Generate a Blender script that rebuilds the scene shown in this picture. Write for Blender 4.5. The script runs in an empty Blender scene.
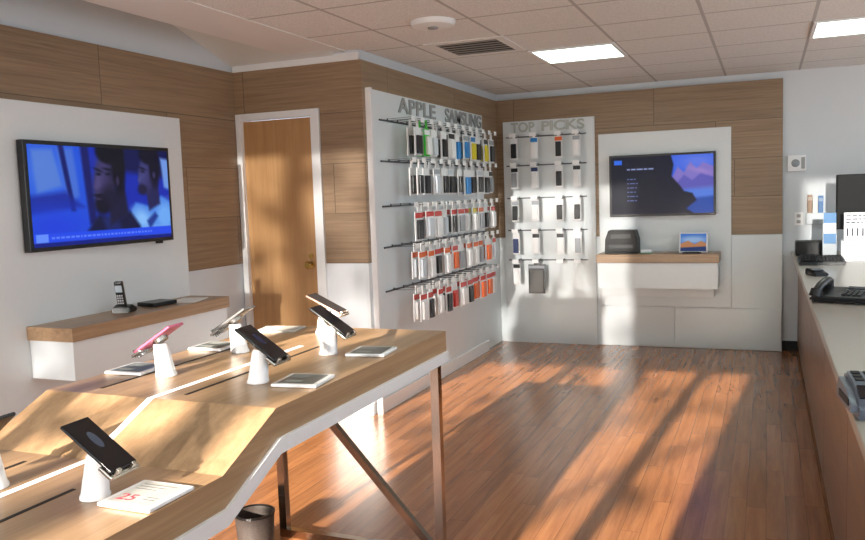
import bpy, bmesh, math, random
import numpy as np
from mathutils import Vector, Matrix, Euler
random.seed(7)
scene = bpy.context.scene
COL = scene.collection

# ------------------------------------------------------------------ materials
MATS = {}
def srgb(c):
    def f(v):
        v = v/255.0
        return v/12.92 if v <= 0.04045 else ((v+0.055)/1.055)**2.4
    return (f(c[0]), f(c[1]), f(c[2]), 1.0)

def mat(name, rgb, rough=0.5, metal=0.0, emit=0.0, noise=0.0, nscale=40.0, bump=0.0, coat=0.0, alpha=1.0, trans=0.0):
    if name in MATS: return MATS[name]
    m = bpy.data.materials.new(name); m.use_nodes = True
    nt = m.node_tree; b = nt.nodes["Principled BSDF"]
    c = srgb(rgb)
    b.inputs["Base Color"].default_value = c
    b.inputs["Roughness"].default_value = rough
    b.inputs["Metallic"].default_value = metal
    b.inputs["Coat Weight"].default_value = coat
    b.inputs["Transmission Weight"].default_value = trans
    b.inputs["Alpha"].default_value = alpha
    if emit > 0:
        b.inputs["Emission Color"].default_value = c
        b.inputs["Emission Strength"].default_value = emit
    tc = nt.nodes.new("ShaderNodeTexCoord")
    n = nt.nodes.new("ShaderNodeTexNoise"); n.inputs["Scale"].default_value = nscale
    n.inputs["Detail"].default_value = 4
    nt.links.new(tc.outputs["Object"], n.inputs["Vector"])
    mx = nt.nodes.new("ShaderNodeMix"); mx.data_type = 'RGBA'
    a = max(noise, 0.015)
    mx.inputs[6].default_value = (c[0]*(1-a), c[1]*(1-a), c[2]*(1-a), 1)
    mx.inputs[7].default_value = (min(1, c[0]*(1+a)), min(1, c[1]*(1+a)), min(1, c[2]*(1+a)), 1)
    nt.links.new(n.outputs["Fac"], mx.inputs[0])
    nt.links.new(mx.outputs[2], b.inputs["Base Color"])
    if bump > 0:
        bp = nt.nodes.new("ShaderNodeBump"); bp.inputs["Strength"].default_value = bump
        bp.inputs["Distance"].default_value = 0.002
        nt.links.new(n.outputs["Fac"], bp.inputs["Height"])
        nt.links.new(bp.outputs["Normal"], b.inputs["Normal"])
    MATS[name] = m
    return m

def math_node(nt, op, a, b=None, v=None):
    n = nt.nodes.new("ShaderNodeMath"); n.operation = op
    for i, x in enumerate((a, b)):
        if x is None: continue
        if isinstance(x, (int, float)): n.inputs[i].default_value = x
        else: nt.links.new(x, n.inputs[i])
    return n.outputs[0]

def wood(name, dark, light, scale=(2, 2, 40), rough=0.45, row=None, seam=None, rowaxis='Z', rowoff=0.0, plank=None, coat=0.0, tone=0.12, dist=0.4, seamdark=0.45, lo=0.28, hi=0.72):
    m = bpy.data.materials.new(name); m.use_nodes = True
    nt = m.node_tree; b = nt.nodes["Principled BSDF"]
    b.inputs["Roughness"].default_value = rough
    b.inputs["Coat Weight"].default_value = coat
    b.inputs["Coat Roughness"].default_value = 0.16
    tc = nt.nodes.new("ShaderNodeTexCoord")
    sep = nt.nodes.new("ShaderNodeSeparateXYZ"); nt.links.new(tc.outputs["Object"], sep.inputs[0])
    mp = nt.nodes.new("ShaderNodeMapping"); mp.inputs["Scale"].default_value = scale
    vec = tc.outputs["Object"]
    rnd = None
    if row:
        ax = {'X': 0, 'Y': 1, 'Z': 2}[rowaxis]
        t = math_node(nt, 'DIVIDE', math_node(nt, 'SUBTRACT', sep.outputs[ax], rowoff), row)
        ri = math_node(nt, 'FLOOR', t); fr = math_node(nt, 'FRACT', t)
        key = math_node(nt, 'MULTIPLY', ri, 12.9898)
        if plank:
            if plank[0] == 'H': psrc = math_node(nt, 'ADD', sep.outputs[0], sep.outputs[1])
            else: psrc = sep.outputs[{'X': 0, 'Y': 1, 'Z': 2}[plank[0]]]
            h = math_node(nt, 'FRACT', math_node(nt, 'MULTIPLY', math_node(nt, 'SINE', key), 437.58))
            t2 = math_node(nt, 'ADD', math_node(nt, 'DIVIDE', psrc, plank[1]), math_node(nt, 'MULTIPLY', h, 3.0))
            pi = math_node(nt, 'FLOOR', t2); pf = math_node(nt, 'FRACT', t2)
            key = math_node(nt, 'ADD', key, math_node(nt, 'MULTIPLY', pi, 78.233))
        rnd = math_node(nt, 'FRACT', math_node(nt, 'ABSOLUTE', math_node(nt, 'MULTIPLY', math_node(nt, 'SINE', key), 43758.5)))
        cb = nt.nodes.new("ShaderNodeCombineXYZ")
        for i in range(3): nt.links.new(math_node(nt, 'MULTIPLY', rnd, 17.0 + i*5), cb.inputs[i])
        va = nt.nodes.new("ShaderNodeVectorMath"); va.operation = 'ADD'
        nt.links.new(tc.outputs["Object"], va.inputs[0]); nt.links.new(cb.outputs[0], va.inputs[1])
        vec = va.outputs[0]
    nt.links.new(vec, mp.inputs["Vector"])
    n = nt.nodes.new("ShaderNodeTexNoise"); n.inputs["Scale"].default_value = 1.0
    n.inputs["Detail"].default_value = 7; n.inputs["Roughness"].default_value = 0.7; n.inputs["Distortion"].default_value = dist
    nt.links.new(mp.outputs[0], n.inputs["Vector"])
    cr = nt.nodes.new("ShaderNodeValToRGB")
    cr.color_ramp.elements[0].position = lo; cr.color_ramp.elements[0].color = srgb(dark)
    cr.color_ramp.elements[1].position = hi; cr.color_ramp.elements[1].color = srgb(light)
    nt.links.new(n.outputs["Fac"], cr.inputs[0])
    out = cr.outputs[0]
    if rnd is not None:
        val = math_node(nt, 'ADD', math_node(nt, 'MULTIPLY', rnd, 2*tone), 1-tone)
        if seam:
            e = math_node(nt, 'LESS_THAN', fr, seam/row)
            if plank:
                e = math_node(nt, 'MAXIMUM', e, math_node(nt, 'LESS_THAN', pf, seam*1.2/plank[1]))
            val = math_node(nt, 'MULTIPLY', val, math_node(nt, 'SUBTRACT', 1.0, math_node(nt, 'MULTIPLY', e, seamdark)))
        hs = nt.nodes.new("ShaderNodeHueSaturation")
        nt.links.new(val, hs.inputs["Value"]); nt.links.new(out, hs.inputs["Color"])
        out = hs.outputs[0]
    nt.links.new(out, b.inputs["Base Color"])
    MATS[name] = m
    return m

M_WALL = mat("painted_wall", (211, 217, 221), 0.6, noise=0.02, nscale=6, bump=0.05)
M_WALLW = mat("white_wall_lower", (215, 219, 223), 0.5, noise=0.02)
M_WHITE = mat("white_laminate", (225, 230, 232), 0.32, noise=0.015)
M_WHITEG = mat("white_gloss_plastic", (242, 242, 243), 0.22)
M_CLAD = wood("wood_cladding", (118, 95, 72), (166, 139, 110), (1.5, 1.5, 46), 0.4, row=0.341, rowoff=1.06, seam=0.005, plank=('H', 1.35), tone=0.08, seamdark=.5, lo=.22, hi=.78)
M_TABLE = wood("table_wood", (146, 114, 84), (192, 158, 122), (46, 1.5, 46), 0.33, lo=.22, hi=.78)
M_SHELFW = wood("shelf_wood", (138, 109, 80), (180, 148, 116), (40, 1.5, 50), 0.35)
M_SHELFX = wood("shelf_wood_long", (138, 109, 80), (180, 148, 116), (1.5, 40, 50), 0.35)
M_DOOR = wood("oak_door", (168, 124, 78), (192, 150, 102), (26, 26, 1.2), 0.4)
M_FLOOR = wood("floor_planks", (132, 83, 51), (182, 124, 80), (26, 1.6, 5), 0.27, row=0.085, rowaxis='X', seam=0.0028, plank=('Y', 0.9), coat=0.35, tone=0.13, dist=.3, seamdark=.45, lo=.26, hi=.74)
M_CABW = wood("counter_wood", (104, 75, 54), (144, 108, 80), (36, 1.4, 10), 0.32)
M_BLACK = mat("black_plastic", (14, 14, 16), 0.35)
M_BLACKM = mat("black_matte", (16, 16, 18), 0.6)
M_SLOT = mat("dark_slot", (24, 20, 18), 0.6)
M_CHROME = mat("brushed_chrome", (190, 185, 178), 0.22, 1.0)
M_LEG = mat("wood_reflect_chrome", (180, 162, 144), 0.14, 1.0)  # brown tint paints the reflected wood into the chrome
M_STEEL = mat("steel_rail", (100, 102, 106), 0.35, 0.8)
M_BRASS = mat("brass", (190, 150, 80), 0.25, 1.0)
M_GREYL = mat("grey_lettering", (160, 162, 161), 0.5)
M_GREYLT = mat("light_grey_lettering", (184, 188, 182), 0.5)
M_COUNTER = mat("counter_laminate", (176, 168, 157), 0.28, noise=0.18, nscale=220)
M_TRIMW = mat("white_trim", (232, 233, 232), 0.4)
M_CEILW = mat("upper_ceiling_paint", (216, 220, 219), 0.8)
M_LAMP = mat("lamp_diffuser", (225, 250, 240), 0.5, emit=7.5)
M_GLASSK = mat("dark_phone_glass", (14, 15, 22), 0.08)

def ceiling_mat():
    m = bpy.data.materials.new("ceiling_tiles"); m.use_nodes = True
    nt = m.node_tree; b = nt.nodes["Principled BSDF"]; b.inputs["Roughness"].default_value = 0.85
    tc = nt.nodes.new("ShaderNodeTexCoord")
    sep = nt.nodes.new("ShaderNodeSeparateXYZ"); nt.links.new(tc.outputs["Object"], sep.inputs[0])
    s = 0.605; w = 0.020
    fx = math_node(nt, 'FRACT', math_node(nt, 'DIVIDE', math_node(nt, 'ADD', sep.outputs[0], 0.95+s*20+w/2), s))
    fy = math_node(nt, 'FRACT', math_node(nt, 'DIVIDE', math_node(nt, 'ADD', sep.outputs[1], -5.62+s*20+w/2), s))
    e = math_node(nt, 'MAXIMUM', math_node(nt, 'LESS_THAN', fx, w/s), math_node(nt, 'LESS_THAN', fy, w/s))
    n = nt.nodes.new("ShaderNodeTexNoise"); n.inputs["Scale"].default_value = 160; n.inputs["Detail"].default_value = 3
    nt.links.new(tc.outputs["Object"], n.inputs["Vector"])
    cr = nt.nodes.new("ShaderNodeValToRGB")
    cr.color_ramp.elements[0].position = 0.35; cr.color_ramp.elements[0].color = srgb((208, 209, 206))
    cr.color_ramp.elements[1].position = 0.6; cr.color_ramp.elements[1].color = srgb((234, 234, 231))
    nt.links.new(n.outputs["Fac"], cr.inputs[0])
    mx = nt.nodes.new("ShaderNodeMix"); mx.data_type = 'RGBA'
    nt.links.new(e, mx.inputs[0]); nt.links.new(cr.outputs[0], mx.inputs[6]); mx.inputs[7].default_value = srgb((180, 179, 176))
    nt.links.new(mx.outputs[2], b.inputs["Base Color"])
    bp = nt.nodes.new("ShaderNodeBump"); bp.inputs["Strength"].default_value = 0.3; bp.inputs["Distance"].default_value = 0.004
    nt.links.new(n.outputs["Fac"], bp.inputs["Height"]); nt.links.new(bp.outputs["Normal"], b.inputs["Normal"])
    return m
M_CEIL = ceiling_mat()

# ------------------------------------------------------------------ geometry helpers
class G:
    def __init__(s): s.bm = bmesh.new(); s.mi = 0
    def _new(s, verts, faces):
        vs = [s.bm.verts.new(v) for v in verts]
        fs = []
        for f in faces:
            try:
                fc = s.bm.faces.new([vs[i] for i in f]); fc.material_index = s.mi; fs.append(fc)
            except ValueError: pass
        return vs, fs
    def box(s, x0, x1, y0, y1, z0, z1, bev=0.0, M=None, seg=2):
        v = [(x0,y0,z0),(x1,y0,z0),(x1,y1,z0),(x0,y1,z0),(x0,y0,z1),(x1,y0,z1),(x1,y1,z1),(x0,y1,z1)]
        if M is not None: v = [M @ Vector(p) for p in v]
        vs, fs = s._new(v, [(0,3,2,1),(4,5,6,7),(0,1,5,4),(1,2,6,5),(2,3,7,6),(3,0,4,7)])
        if bev > 0:
            es = list({e for f in fs for e in f.edges})
            r = bmesh.ops.bevel(s.bm, geom=es, offset=bev, segments=seg, affect='EDGES', profile=0.6)
            for f in r['faces']: f.material_index = s.mi
        return s
    def rod(s, p0, p1, r0, r1=None, n=12, caps=True):
        r1 = r0 if r1 is None else r1
        p0, p1 = Vector(p0), Vector(p1); d = (p1-p0).normalized()
        a = d.orthogonal().normalized(); b = d.cross(a)
        v = []
        for p, r in ((p0, r0), (p1, r1)):
            for i in range(n):
                t = 2*math.pi*i/n; v.append(p + (a*math.cos(t)+b*math.sin(t))*r)
        f = [(i, (i+1) % n, n+(i+1) % n, n+i) for i in range(n)]
        if caps: f += [tuple(range(n-1, -1, -1)), tuple(range(n, 2*n))]
        s._new(v, f); return s
    def bar(s, p0, p1, w, h, up=(0, 0, 1)):
        p0, p1 = Vector(p0), Vector(p1); d = (p1-p0).normalized(); u = Vector(up)
        side = d.cross(u).normalized(); u2 = side.cross(d).normalized()
        v = []
        for p in (p0, p1):
            for a, b in ((-1,-1),(1,-1),(1,1),(-1,1)): v.append(p+side*a*w/2+u2*b*h/2)
        s._new(v, [(0,1,5,4),(1,2,6,5),(2,3,7,6),(3,0,4,7),(3,2,1,0),(4,5,6,7)]); return s
    def tube(s, pts, r, n=8):
        pts = [Vector(p) for p in pts]; rings = []
        prev = None
        for i, p in enumerate(pts):
            d = (pts[min(i+1, len(pts)-1)]-pts[max(i-1, 0)]).normalized()
            a = d.orthogonal().normalized() if prev is None else (prev - d*prev.dot(d)).normalized()
            prev = a; b = d.cross(a)
            rings.append([s.bm.verts.new(p+(a*math.cos(2*math.pi*k/n)+b*math.sin(2*math.pi*k/n))*r) for k in range(n)])
        for i in range(len(rings)-1):
            for k in range(n):
                f = s.bm.faces.new((rings[i][k], rings[i][(k+1) % n], rings[i+1][(k+1) % n], rings[i+1][k])); f.material_index = s.mi
        for rg in (rings[0][::-1], rings[-1]):
            f = s.bm.faces.new(rg); f.material_index = s.mi
        return s
    def lathe(s, prof, n=24, M=None, caps=True):
        rings = []
        for r, z in prof:
            rings.append([(r*math.cos(2*math.pi*k/n), r*math.sin(2*math.pi*k/n), z) for k in range(n)])
        v = [p for rg in rings for p in rg]
        if M is not None: v = [M @ Vector(p) for p in v]
        f = []
        for i in range(len(rings)-1):
            for k in range(n): f.append((i*n+k, i*n+(k+1) % n, (i+1)*n+(k+1) % n, (i+1)*n+k))
        if caps: f += [tuple(range(n-1, -1, -1)), tuple(range((len(rings)-1)*n, len(rings)*n))]
        s._new(v, f); return s
    def prism(s, poly, axis, a0, a1, bev=0.0):
        def P(p, a):
            return {'X': (a, p[0], p[1]), 'Y': (p[0], a, p[1]), 'Z': (p[0], p[1], a)}[axis]
        n = len(poly)
        v = [P(p, a0) for p in poly]+[P(p, a1) for p in poly]
        f = [(i, (i+1) % n, n+(i+1) % n, n+i) for i in range(n)]+[tuple(range(n-1, -1, -1)), tuple(range(n, 2*n))]
        vs, fs = s._new(v, f)
        if bev > 0:
            es = list({e for q in fs for e in q.edges})
            r = bmesh.ops.bevel(s.bm, geom=es, offset=bev, segments=2, affect='EDGES')
            for q in r['faces']: q.material_index = s.mi
        return s
    def face(s, pts, mi=None):
        if mi is not None: s.mi = mi
        s._new(pts, [tuple(range(len(pts)))]); return s

def finish(name, g, mats, parent=None, loc=(0, 0, 0), rot=(0, 0, 0), smooth=False, label=None, flat_ok=False):
    bm = g.bm
    if not flat_ok: bmesh.ops.recalc_face_normals(bm, faces=bm.faces[:])
    me = bpy.data.meshes.new(name); bm.to_mesh(me); bm.free()
    if not isinstance(mats, (list, tuple)): mats = [mats]
    for m in mats: me.materials.append(m)
    if smooth:
        for p in me.polygons: p.use_smooth = True
        try: me.set_sharp_from_angle(angle=math.radians(40))
        except Exception: pass
    o = bpy.data.objects.new(name, me); COL.objects.link(o)
    o.location = loc; o.rotation_euler = rot
    if parent: o.parent = parent
    if label: o["label"] = label
    return o

def tag(o, label, cat, group=None):
    o["label"] = label; o["category"] = cat
    if group: o["group"] = group
    return o
def struct(o, label=None):
    o["kind"] = "structure"
    return o
def thing(name, label, cat, loc=(0, 0, 0), rot=(0, 0, 0), group=None):
    e = bpy.data.objects.new(name, None); e.empty_display_size = 0.05
    COL.objects.link(e); e.location = loc; e.rotation_euler = rot
    return tag(e, label, cat, group)
def copy_thing(src, loc, rot=None, label=None, swaps=None):
    o = src.copy(); COL.objects.link(o); o.location = loc
    if rot is not None: o.rotation_euler = rot
    if label: o["label"] = label
    def rec(a, b):
        for c in a.children:
            d = c.copy(); d.parent = b; COL.objects.link(d)
            base = c.name.split('.')[0]
            if swaps and base in swaps:
                d.data = c.data.copy(); d.data.materials.clear(); d.data.materials.append(swaps[base])
            rec(c, d)
    rec(src, o)
    return o
def sbox(name, m, x0, x1, y0, y1, z0, z1, bev=0.0):
    return struct(finish(name, G().box(x0, x1, y0, y1, z0, z1, bev), m))

def text_mesh(name, body, size, depth, m, parent, M, align='LEFT', width=None, offset=0.0):
    cu = bpy.data.curves.new(name, 'FONT'); cu.body = body; cu.size = size; cu.extrude = depth/2
    cu.align_x = align; cu.offset = offset
    to = bpy.data.objects.new(name+"_tmp", cu); COL.objects.link(to)
    bpy.context.view_layer.update()
    me = bpy.data.meshes.new_from_object(to.evaluated_get(bpy.context.evaluated_depsgraph_get()))
    bpy.data.objects.remove(to)
    if width:
        xs = [v.co.x for v in me.vertices]; w = max(xs)-min(xs); k = width/w; x0 = min(xs)
        for v in me.vertices: v.co.x = (v.co.x-x0)*k
    me.transform(M); me.materials.clear(); me.materials.append(m)
    o = bpy.data.objects.new(name, me); COL.objects.link(o); o.parent = parent
    return o
def face_px(x, y, z): return Matrix(((0, 0, 1, x), (1, 0, 0, y), (0, 1, 0, z), (0, 0, 0, 1)))
def face_my(x, y, z): return Matrix(((1, 0, 0, x), (0, 0, -1, y), (0, 1, 0, z), (0, 0, 0, 1)))

# ---- display pictures: vertex-coloured grids
def screen_mat(strength):
    nm_ = "display_picture_%d" % int(strength*100)
    if nm_ in MATS: return MATS[nm_]
    m = bpy.data.materials.new(nm_); m.use_nodes = True; nt = m.node_tree; b = nt.nodes["Principled BSDF"]
    at = nt.nodes.new("ShaderNodeVertexColor"); at.layer_name = "picture"
    nt.links.new(at.outputs[0], b.inputs["Emission Color"]); b.inputs["Emission Strength"].default_value = strength
    b.inputs["Base Color"].default_value = (.01, .01, .012, 1); b.inputs["Roughness"].default_value = 0.25
    b.inputs["Specular IOR Level"].default_value = 0.2
    MATS[nm_] = m; return m
class Pic:
    def __init__(s, w, h, base, aspect):
        s.w, s.h = w, h; s.asp = aspect; s.tf = (1.0, 0, 0)
        u, v = np.meshgrid(np.linspace(0, 1, w), np.linspace(0, 1, h)); s.u, s.v = u*aspect, v
        s.c = np.zeros((h, w, 3)); s.c[:] = [x/255 for x in base]
    def T(s, u, v): k, cu, cv = s.tf; return cu+(u-cu)*k, cv+(v-cv)*k
    def _mix(s, m, col, a=1.0):
        m = np.clip(m, 0, 1)[..., None]*a; s.c = s.c*(1-m)+np.array([x/255 for x in col])*m
    def ell(s, cu, cv, ru, rv, col, soft=.02, rot=0, a=1.0):
        cu, cv = s.T(cu, cv); ru *= s.tf[0]; rv *= s.tf[0]
        x = s.u-cu*s.asp; y = s.v-cv; c, q = math.cos(rot), math.sin(rot)
        X = (x*c+y*q)/(ru*s.asp); Y = (-x*q+y*c)/rv
        d = (np.sqrt(X*X+Y*Y)-1)*min(ru*s.asp, rv); s._mix(.5-d/soft, col, a); return s
    def poly(s, pts, col, soft=.015, a=1.0):
        pts = [s.T(*p) for p in pts]
        P = [(p[0]*s.asp, p[1]) for p in pts]; d = np.full(s.u.shape, 1e9); ins = np.zeros(s.u.shape, bool)
        for i in range(len(P)):
            (x0, y0), (x1, y1) = P[i], P[(i+1) % len(P)]; ex, ey = x1-x0, y1-y0
            t = np.clip(((s.u-x0)*ex+(s.v-y0)*ey)/(ex*ex+ey*ey+1e-12), 0, 1)
            d = np.minimum(d, np.hypot(s.u-x0-t*ex, s.v-y0-t*ey))
            if y0 != y1:
                cr = ((y0 > s.v) != (y1 > s.v)) & (s.u < ex*(s.v-y0)/(ey)+x0); ins ^= cr
        s._mix(.5-np.where(ins, -d, d)/soft, col, a); return s
    def build(s, name, Pf, parent, strength):
        w, h = s.w, s.h
        vs = [Pf(i/(w-1), j/(h-1)) for j in range(h) for i in range(w)]
        fs = [(j*w+i, j*w+i+1, (j+1)*w+i+1, (j+1)*w+i) for j in range(h-1) for i in range(w-1)]
        me = bpy.data.meshes.new(name); me.from_pydata(vs, [], fs)
        at = me.color_attributes.new("picture", 'FLOAT_COLOR', 'POINT')
        c = s.c.reshape(-1, 3); lin = np.where(c <= .04045, c/12.92, ((c+.055)/1.055)**2.4)
        at.data.foreach_set("color", np.concatenate([lin, np.ones((len(lin), 1))], 1).ravel().astype(np.float32))
        me.materials.append(screen_mat(strength)); me.update()
        o = bpy.data.objects.new(name, me); COL.objects.link(o); o.parent = parent; return o

# ------------------------------------------------------------------ room shell
LX, DY, BY, AX, CZ, TZ = -3.534, 4.92, 7.845, -2.499, 2.49, 2.424
SY = -1.0; RX = 2.6
sbox("floor", M_FLOOR, LX-0.1, RX+0.1, SY-0.1, 8.05, -0.1, 0.0)
sbox("wall_west", M_WALL, LX-0.12, LX, SY, DY+0.2, 0, 4.6)
sbox("wall_north", M_WALL, -2.62, RX+0.1, 7.90, 8.05, 0, 2.6)
g = G(); g.box(RX, RX+0.12, SY, 7.90, 0, 0.95); g.box(RX, RX+0.12, SY, 7.90, 2.35, 2.6)
for a, b in ((SY, 0.2), (2.4, 2.5), (4.7, 4.8), (7.0, 7.9)): g.box(RX, RX+0.12, a, b, 0.95, 2.35)
struct(finish("wall_east", g, M_WALL))
sbox("wall_inner_west", M_WALL, -2.62, -2.515, DY, 7.90, 0, CZ)
g = G(); g.box(LX, -3.50, DY+0.01, DY+0.12, 0, 2.60); g.box(-2.89, -2.62, DY+0.01, DY+0.12, 0, 2.60); g.box(-3.50, -2.89, DY+0.01, DY+0.12, 2.09, 2.60)
struct(finish("wall_northwest", g, M_WALLW))
g = G()
for a, b in ((LX, -3.3), (-2.2, -2.12), (-1.13, -1.05), (-0.74, 0.75), (1.60, 1.68), (2.5, RX)):
    g.box(a, b, SY-0.12, SY, 0, 2.45)
g.box(LX, RX, SY-0.12, SY, 0, 0.12); g.box(LX, RX, SY-0.12, SY, 2.42, 4.6)
struct(finish("wall_south", g, M_TRIMW))
sbox("ceiling", M_CEIL, -2.61, RX, SY, 7.90, CZ, CZ+0.05)
g = G(); g.prism([(DY+0.01, 2.46), (SY, 4.32), (SY, 4.40), (DY+0.01, 2.54)], 'X', LX, -2.70)
struct(finish("ceiling_sloped", g, M_CEILW))
sbox("trim_soffit_edge", M_TRIMW, -2.76, -2.61, SY, DY+0.01, CZ-0.004, CZ+.08)
sbox("trim_soffit_face", M_TRIMW, -2.74, -2.70, SY, DY+0.01, CZ+.08, 4.4)
sbox("trim_soffit_beam", M_TRIMW, -3.02, -2.76, SY, DY+0.0, CZ-0.004, CZ+0.10)
sbox("trim_cladding_west", M_CLAD, LX, LX+0.010, SY, DY, 1.06, TZ)
sbox("trim_cladding_northwest", M_CLAD, -2.834, -2.515, DY-0.002, DY+0.01, 1.06, TZ)
sbox("trim_cladding_over_door", M_CLAD, LX+0.010, -2.834, DY-0.002, DY+0.01, 2.127, TZ)
sbox("trim_top_northwest", M_TRIMW, LX+0.01, -2.515, DY-0.012, DY+0.01, TZ, TZ+0.05)
sbox("trim_cladding_inner_west", M_CLAD, -2.515, -2.503, DY-0.002, 7.845, 1.06, TZ)
sbox("trim_lower_inner_west", M_WHITE, -2.515, -2.504, DY-0.002, 7.845, 0.09, 1.058)
sbox("trim_cladding_north", M_CLAD, -2.503, 0.129, BY, 7.90, 1.06, TZ, 0.002)
sbox("trim_lower_north", M_WHITE, -2.503, 0.129, BY, 7.90, 0.0, 1.057, 0.002)
sbox("baseboard_north", M_BLACKM, 0.129, 0.30, 7.885, 7.90, 0, 0.09)
sbox("baseboard_inner_west", M_WHITE, -2.515, -2.505, 7.35, 7.845, 0, 0.09)

d = struct(finish("door_1", G().box(-3.478, -2.905, DY+0.02, DY+0.06, 0.005, 2.075, 0.003), M_DOOR))
g = G(); g.lathe([(0.026, 0), (0.026, 0.008), (0.010, 0.012), (0.010, 0.035), (0.024, 0.042), (0.027, 0.055), (0.020, 0.066)], 20,
     Matrix.Translation((-2.965, DY+0.02, 1.05)) @ Matrix.Rotation(math.radians(90), 4, 'X'))
g.lathe([(0.018, 0), (0.018, 0.006)], 16, Matrix.Translation((-2.965, DY+0.02, 1.11)) @ Matrix.Rotation(math.radians(90), 4, 'X'))
finish("door_knob", g, M_BRASS, parent=d, smooth=True)
g = G()
g.box(-3.52, -3.478, DY-0.015, DY+0.06, 0, 2.127, 0.003); g.box(-2.905, -2.838, DY-0.015, DY+0.06, 0, 2.127, 0.003)
g.box(-3.478, -2.905, DY-0.015, DY+0.06, 2.080, 2.127, 0.003)
struct(finish("trim_door_casing", g, M_TRIMW))
struct(finish("ground_outside", G().box(-30, 30, -40, SY-0.12, -0.2, -0.06), mat("pavement", (200, 198, 194), 0.9, noise=0.1, nscale=3)))  # unseen ground, added and kept pale to bounce sunlight indoors

# ------------------------------------------------------------------ ceiling fittings
def ceiling_light(x0, y0):
    e = thing("ceiling_light", "square recessed fluorescent ceiling light with white diffuser", "ceiling light", (x0+0.3, y0+0.3, CZ), group="recessed ceiling lights")
    g = G()
    for a in ((-.3, .3, -.3, -.275), (-.3, .3, .275, .3), (-.3, -.275, -.275, .275), (.275, .3, -.275, .275)):
        g.box(a[0], a[1], a[2], a[3], -0.012, 0.0, 0.002)
    finish("frame", g, M_TRIMW, e)
    finish("diffuser", G().box(-.275, .275, -.275, .275, -0.007, -0.001), M_LAMP, e)
for x0, y0 in ((-1.552, 5.62), (0.263, 5.62), (0.263, 1.99), (-1.552, 1.99)):  # nearer pair is out of view, added to brighten the room
    ceiling_light(x0, y0)
e = thing("air_vent", "square beige louvred ceiling air vent with dark slots", "vent", (-1.81, 5.28, CZ))
g = G()
for a in ((-.27, .27, -.29, -.23), (-.27, .27, .23, .29), (-.27, -.21, -.23, .23), (.21, .27, -.23, .23)): g.box(*a, -0.008, 0.0, 0.002)
finish("frame", g, mat("vent_beige", (224, 222, 218), 0.5), e)
for i in range(6):
    y = -0.19+i*0.076
    finish("louvre", G().box(-0.21, 0.21, y-.016, y+.016, -0.006, -0.0042), mat("vent_slat", (140, 136, 130), 0.5), e)
finish("duct_shade_plate", G().box(-.21, .21, -.23, .23, -0.004, -0.0005), mat("duct_shade_black", (10, 10, 10), .9), e)  # solid black plate paints the shade inside the duct
e = thing("smoke_detector", "low round off-white ceiling sensor dome", "smoke detector", (-1.76, 4.38, CZ))
g = G(); g.lathe([(0.13, 0), (0.13, -0.012), (0.118, -0.028), (0.07, -0.034)], 28)
finish("housing", g, M_TRIMW, e, smooth=True)
finish("sensor", G().lathe([(0.03, -0.034), (0.028, -0.042)], 16), mat("grey_plastic", (140, 140, 140), 0.5), e, smooth=True)

# ------------------------------------------------------------------ west wall television wall
def uvY(y0, y1, z0, z1, x):
    return lambda u, v: (x, y0+(y1-y0)*u, z1-(z1-z0)*v)
def uvX(x0, x1, z0, z1, y):
    return lambda u, v: (x0+(x1-x0)*u, y, z1-(z1-z0)*v)

g = G(); g.box(LX+0.0101, LX+0.030, 1.2, 4.285, 1.0, 2.055, 0.002)
g2 = G(); g2.box(LX+0.0101, LX+0.030, 1.2, 4.285, 0.004, 2.055, 0.002)
tag(finish("wall_panel", g2, M_WHITE), "tall flat white panel mounted on wood cladding behind television", "wall panel")
g.bm.free()
TVY0, TVY1, TVZ0, TVZ1 = 3.018, 4.095, 1.283, 1.855
e = thing("television", "wide black flat television showing two people in blue light", "television", (0, 0, 0))
XF = LX+0.085
g = G(); g.box(XF-0.045, XF, TVY0, TVY1, TVZ0, TVZ1, 0.004); g.box(LX+0.032, XF-0.045, 3.3, 3.8, 1.4, 1.72, 0.004)
finish("housing", g, M_BLACK, e)
finish("sensor_tab", G().box(XF-0.02, XF+0.004, 3.95, 3.99, TVZ0-0.014, TVZ0), M_BLACK, e)
p = Pic(300, 160, (12, 36, 156), 1.9)
p.poly([(-.1,-.1),(.36,-.1),(.40,.9),(-.1,1.1)], (26, 72, 196), .16)
p.ell(.10, .26, .16, .26, (56, 102, 206), .3, a=.8)
p.poly([(.02,.05),(.15,.04),(.20,.40),(.04,.48)], (82, 118, 192), .05, .8)
p.poly([(.18,.03),(.28,.02),(.31,.5),(.24,.60)], (68, 104, 190), .05, .8)
p.poly([(.18,-.1),(.215,-.1),(.28,.66),(.25,.66)], (8, 20, 92), .03)
p.poly([(-.1,.52),(.22,.46),(.34,.62),(-.1,.70)], (12, 30, 134), .06, .8)
p.ell(.14, .82, .20, .16, (22, 56, 200), .25)
p.poly([(.56,-.1),(1.1,-.1),(1.1,.34),(.62,.24)], (6, 14, 68), .08)
p.poly([(.94,.08),(1.02,.10),(1.02,.46),(.96,.42)], (100, 136, 204), .04)
p.poly([(.33,-.1),(.385,-.1),(.42,.8),(.37,.8)], (8, 18, 88), .04)
p.tf = (1.18, .60, .42)
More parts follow.
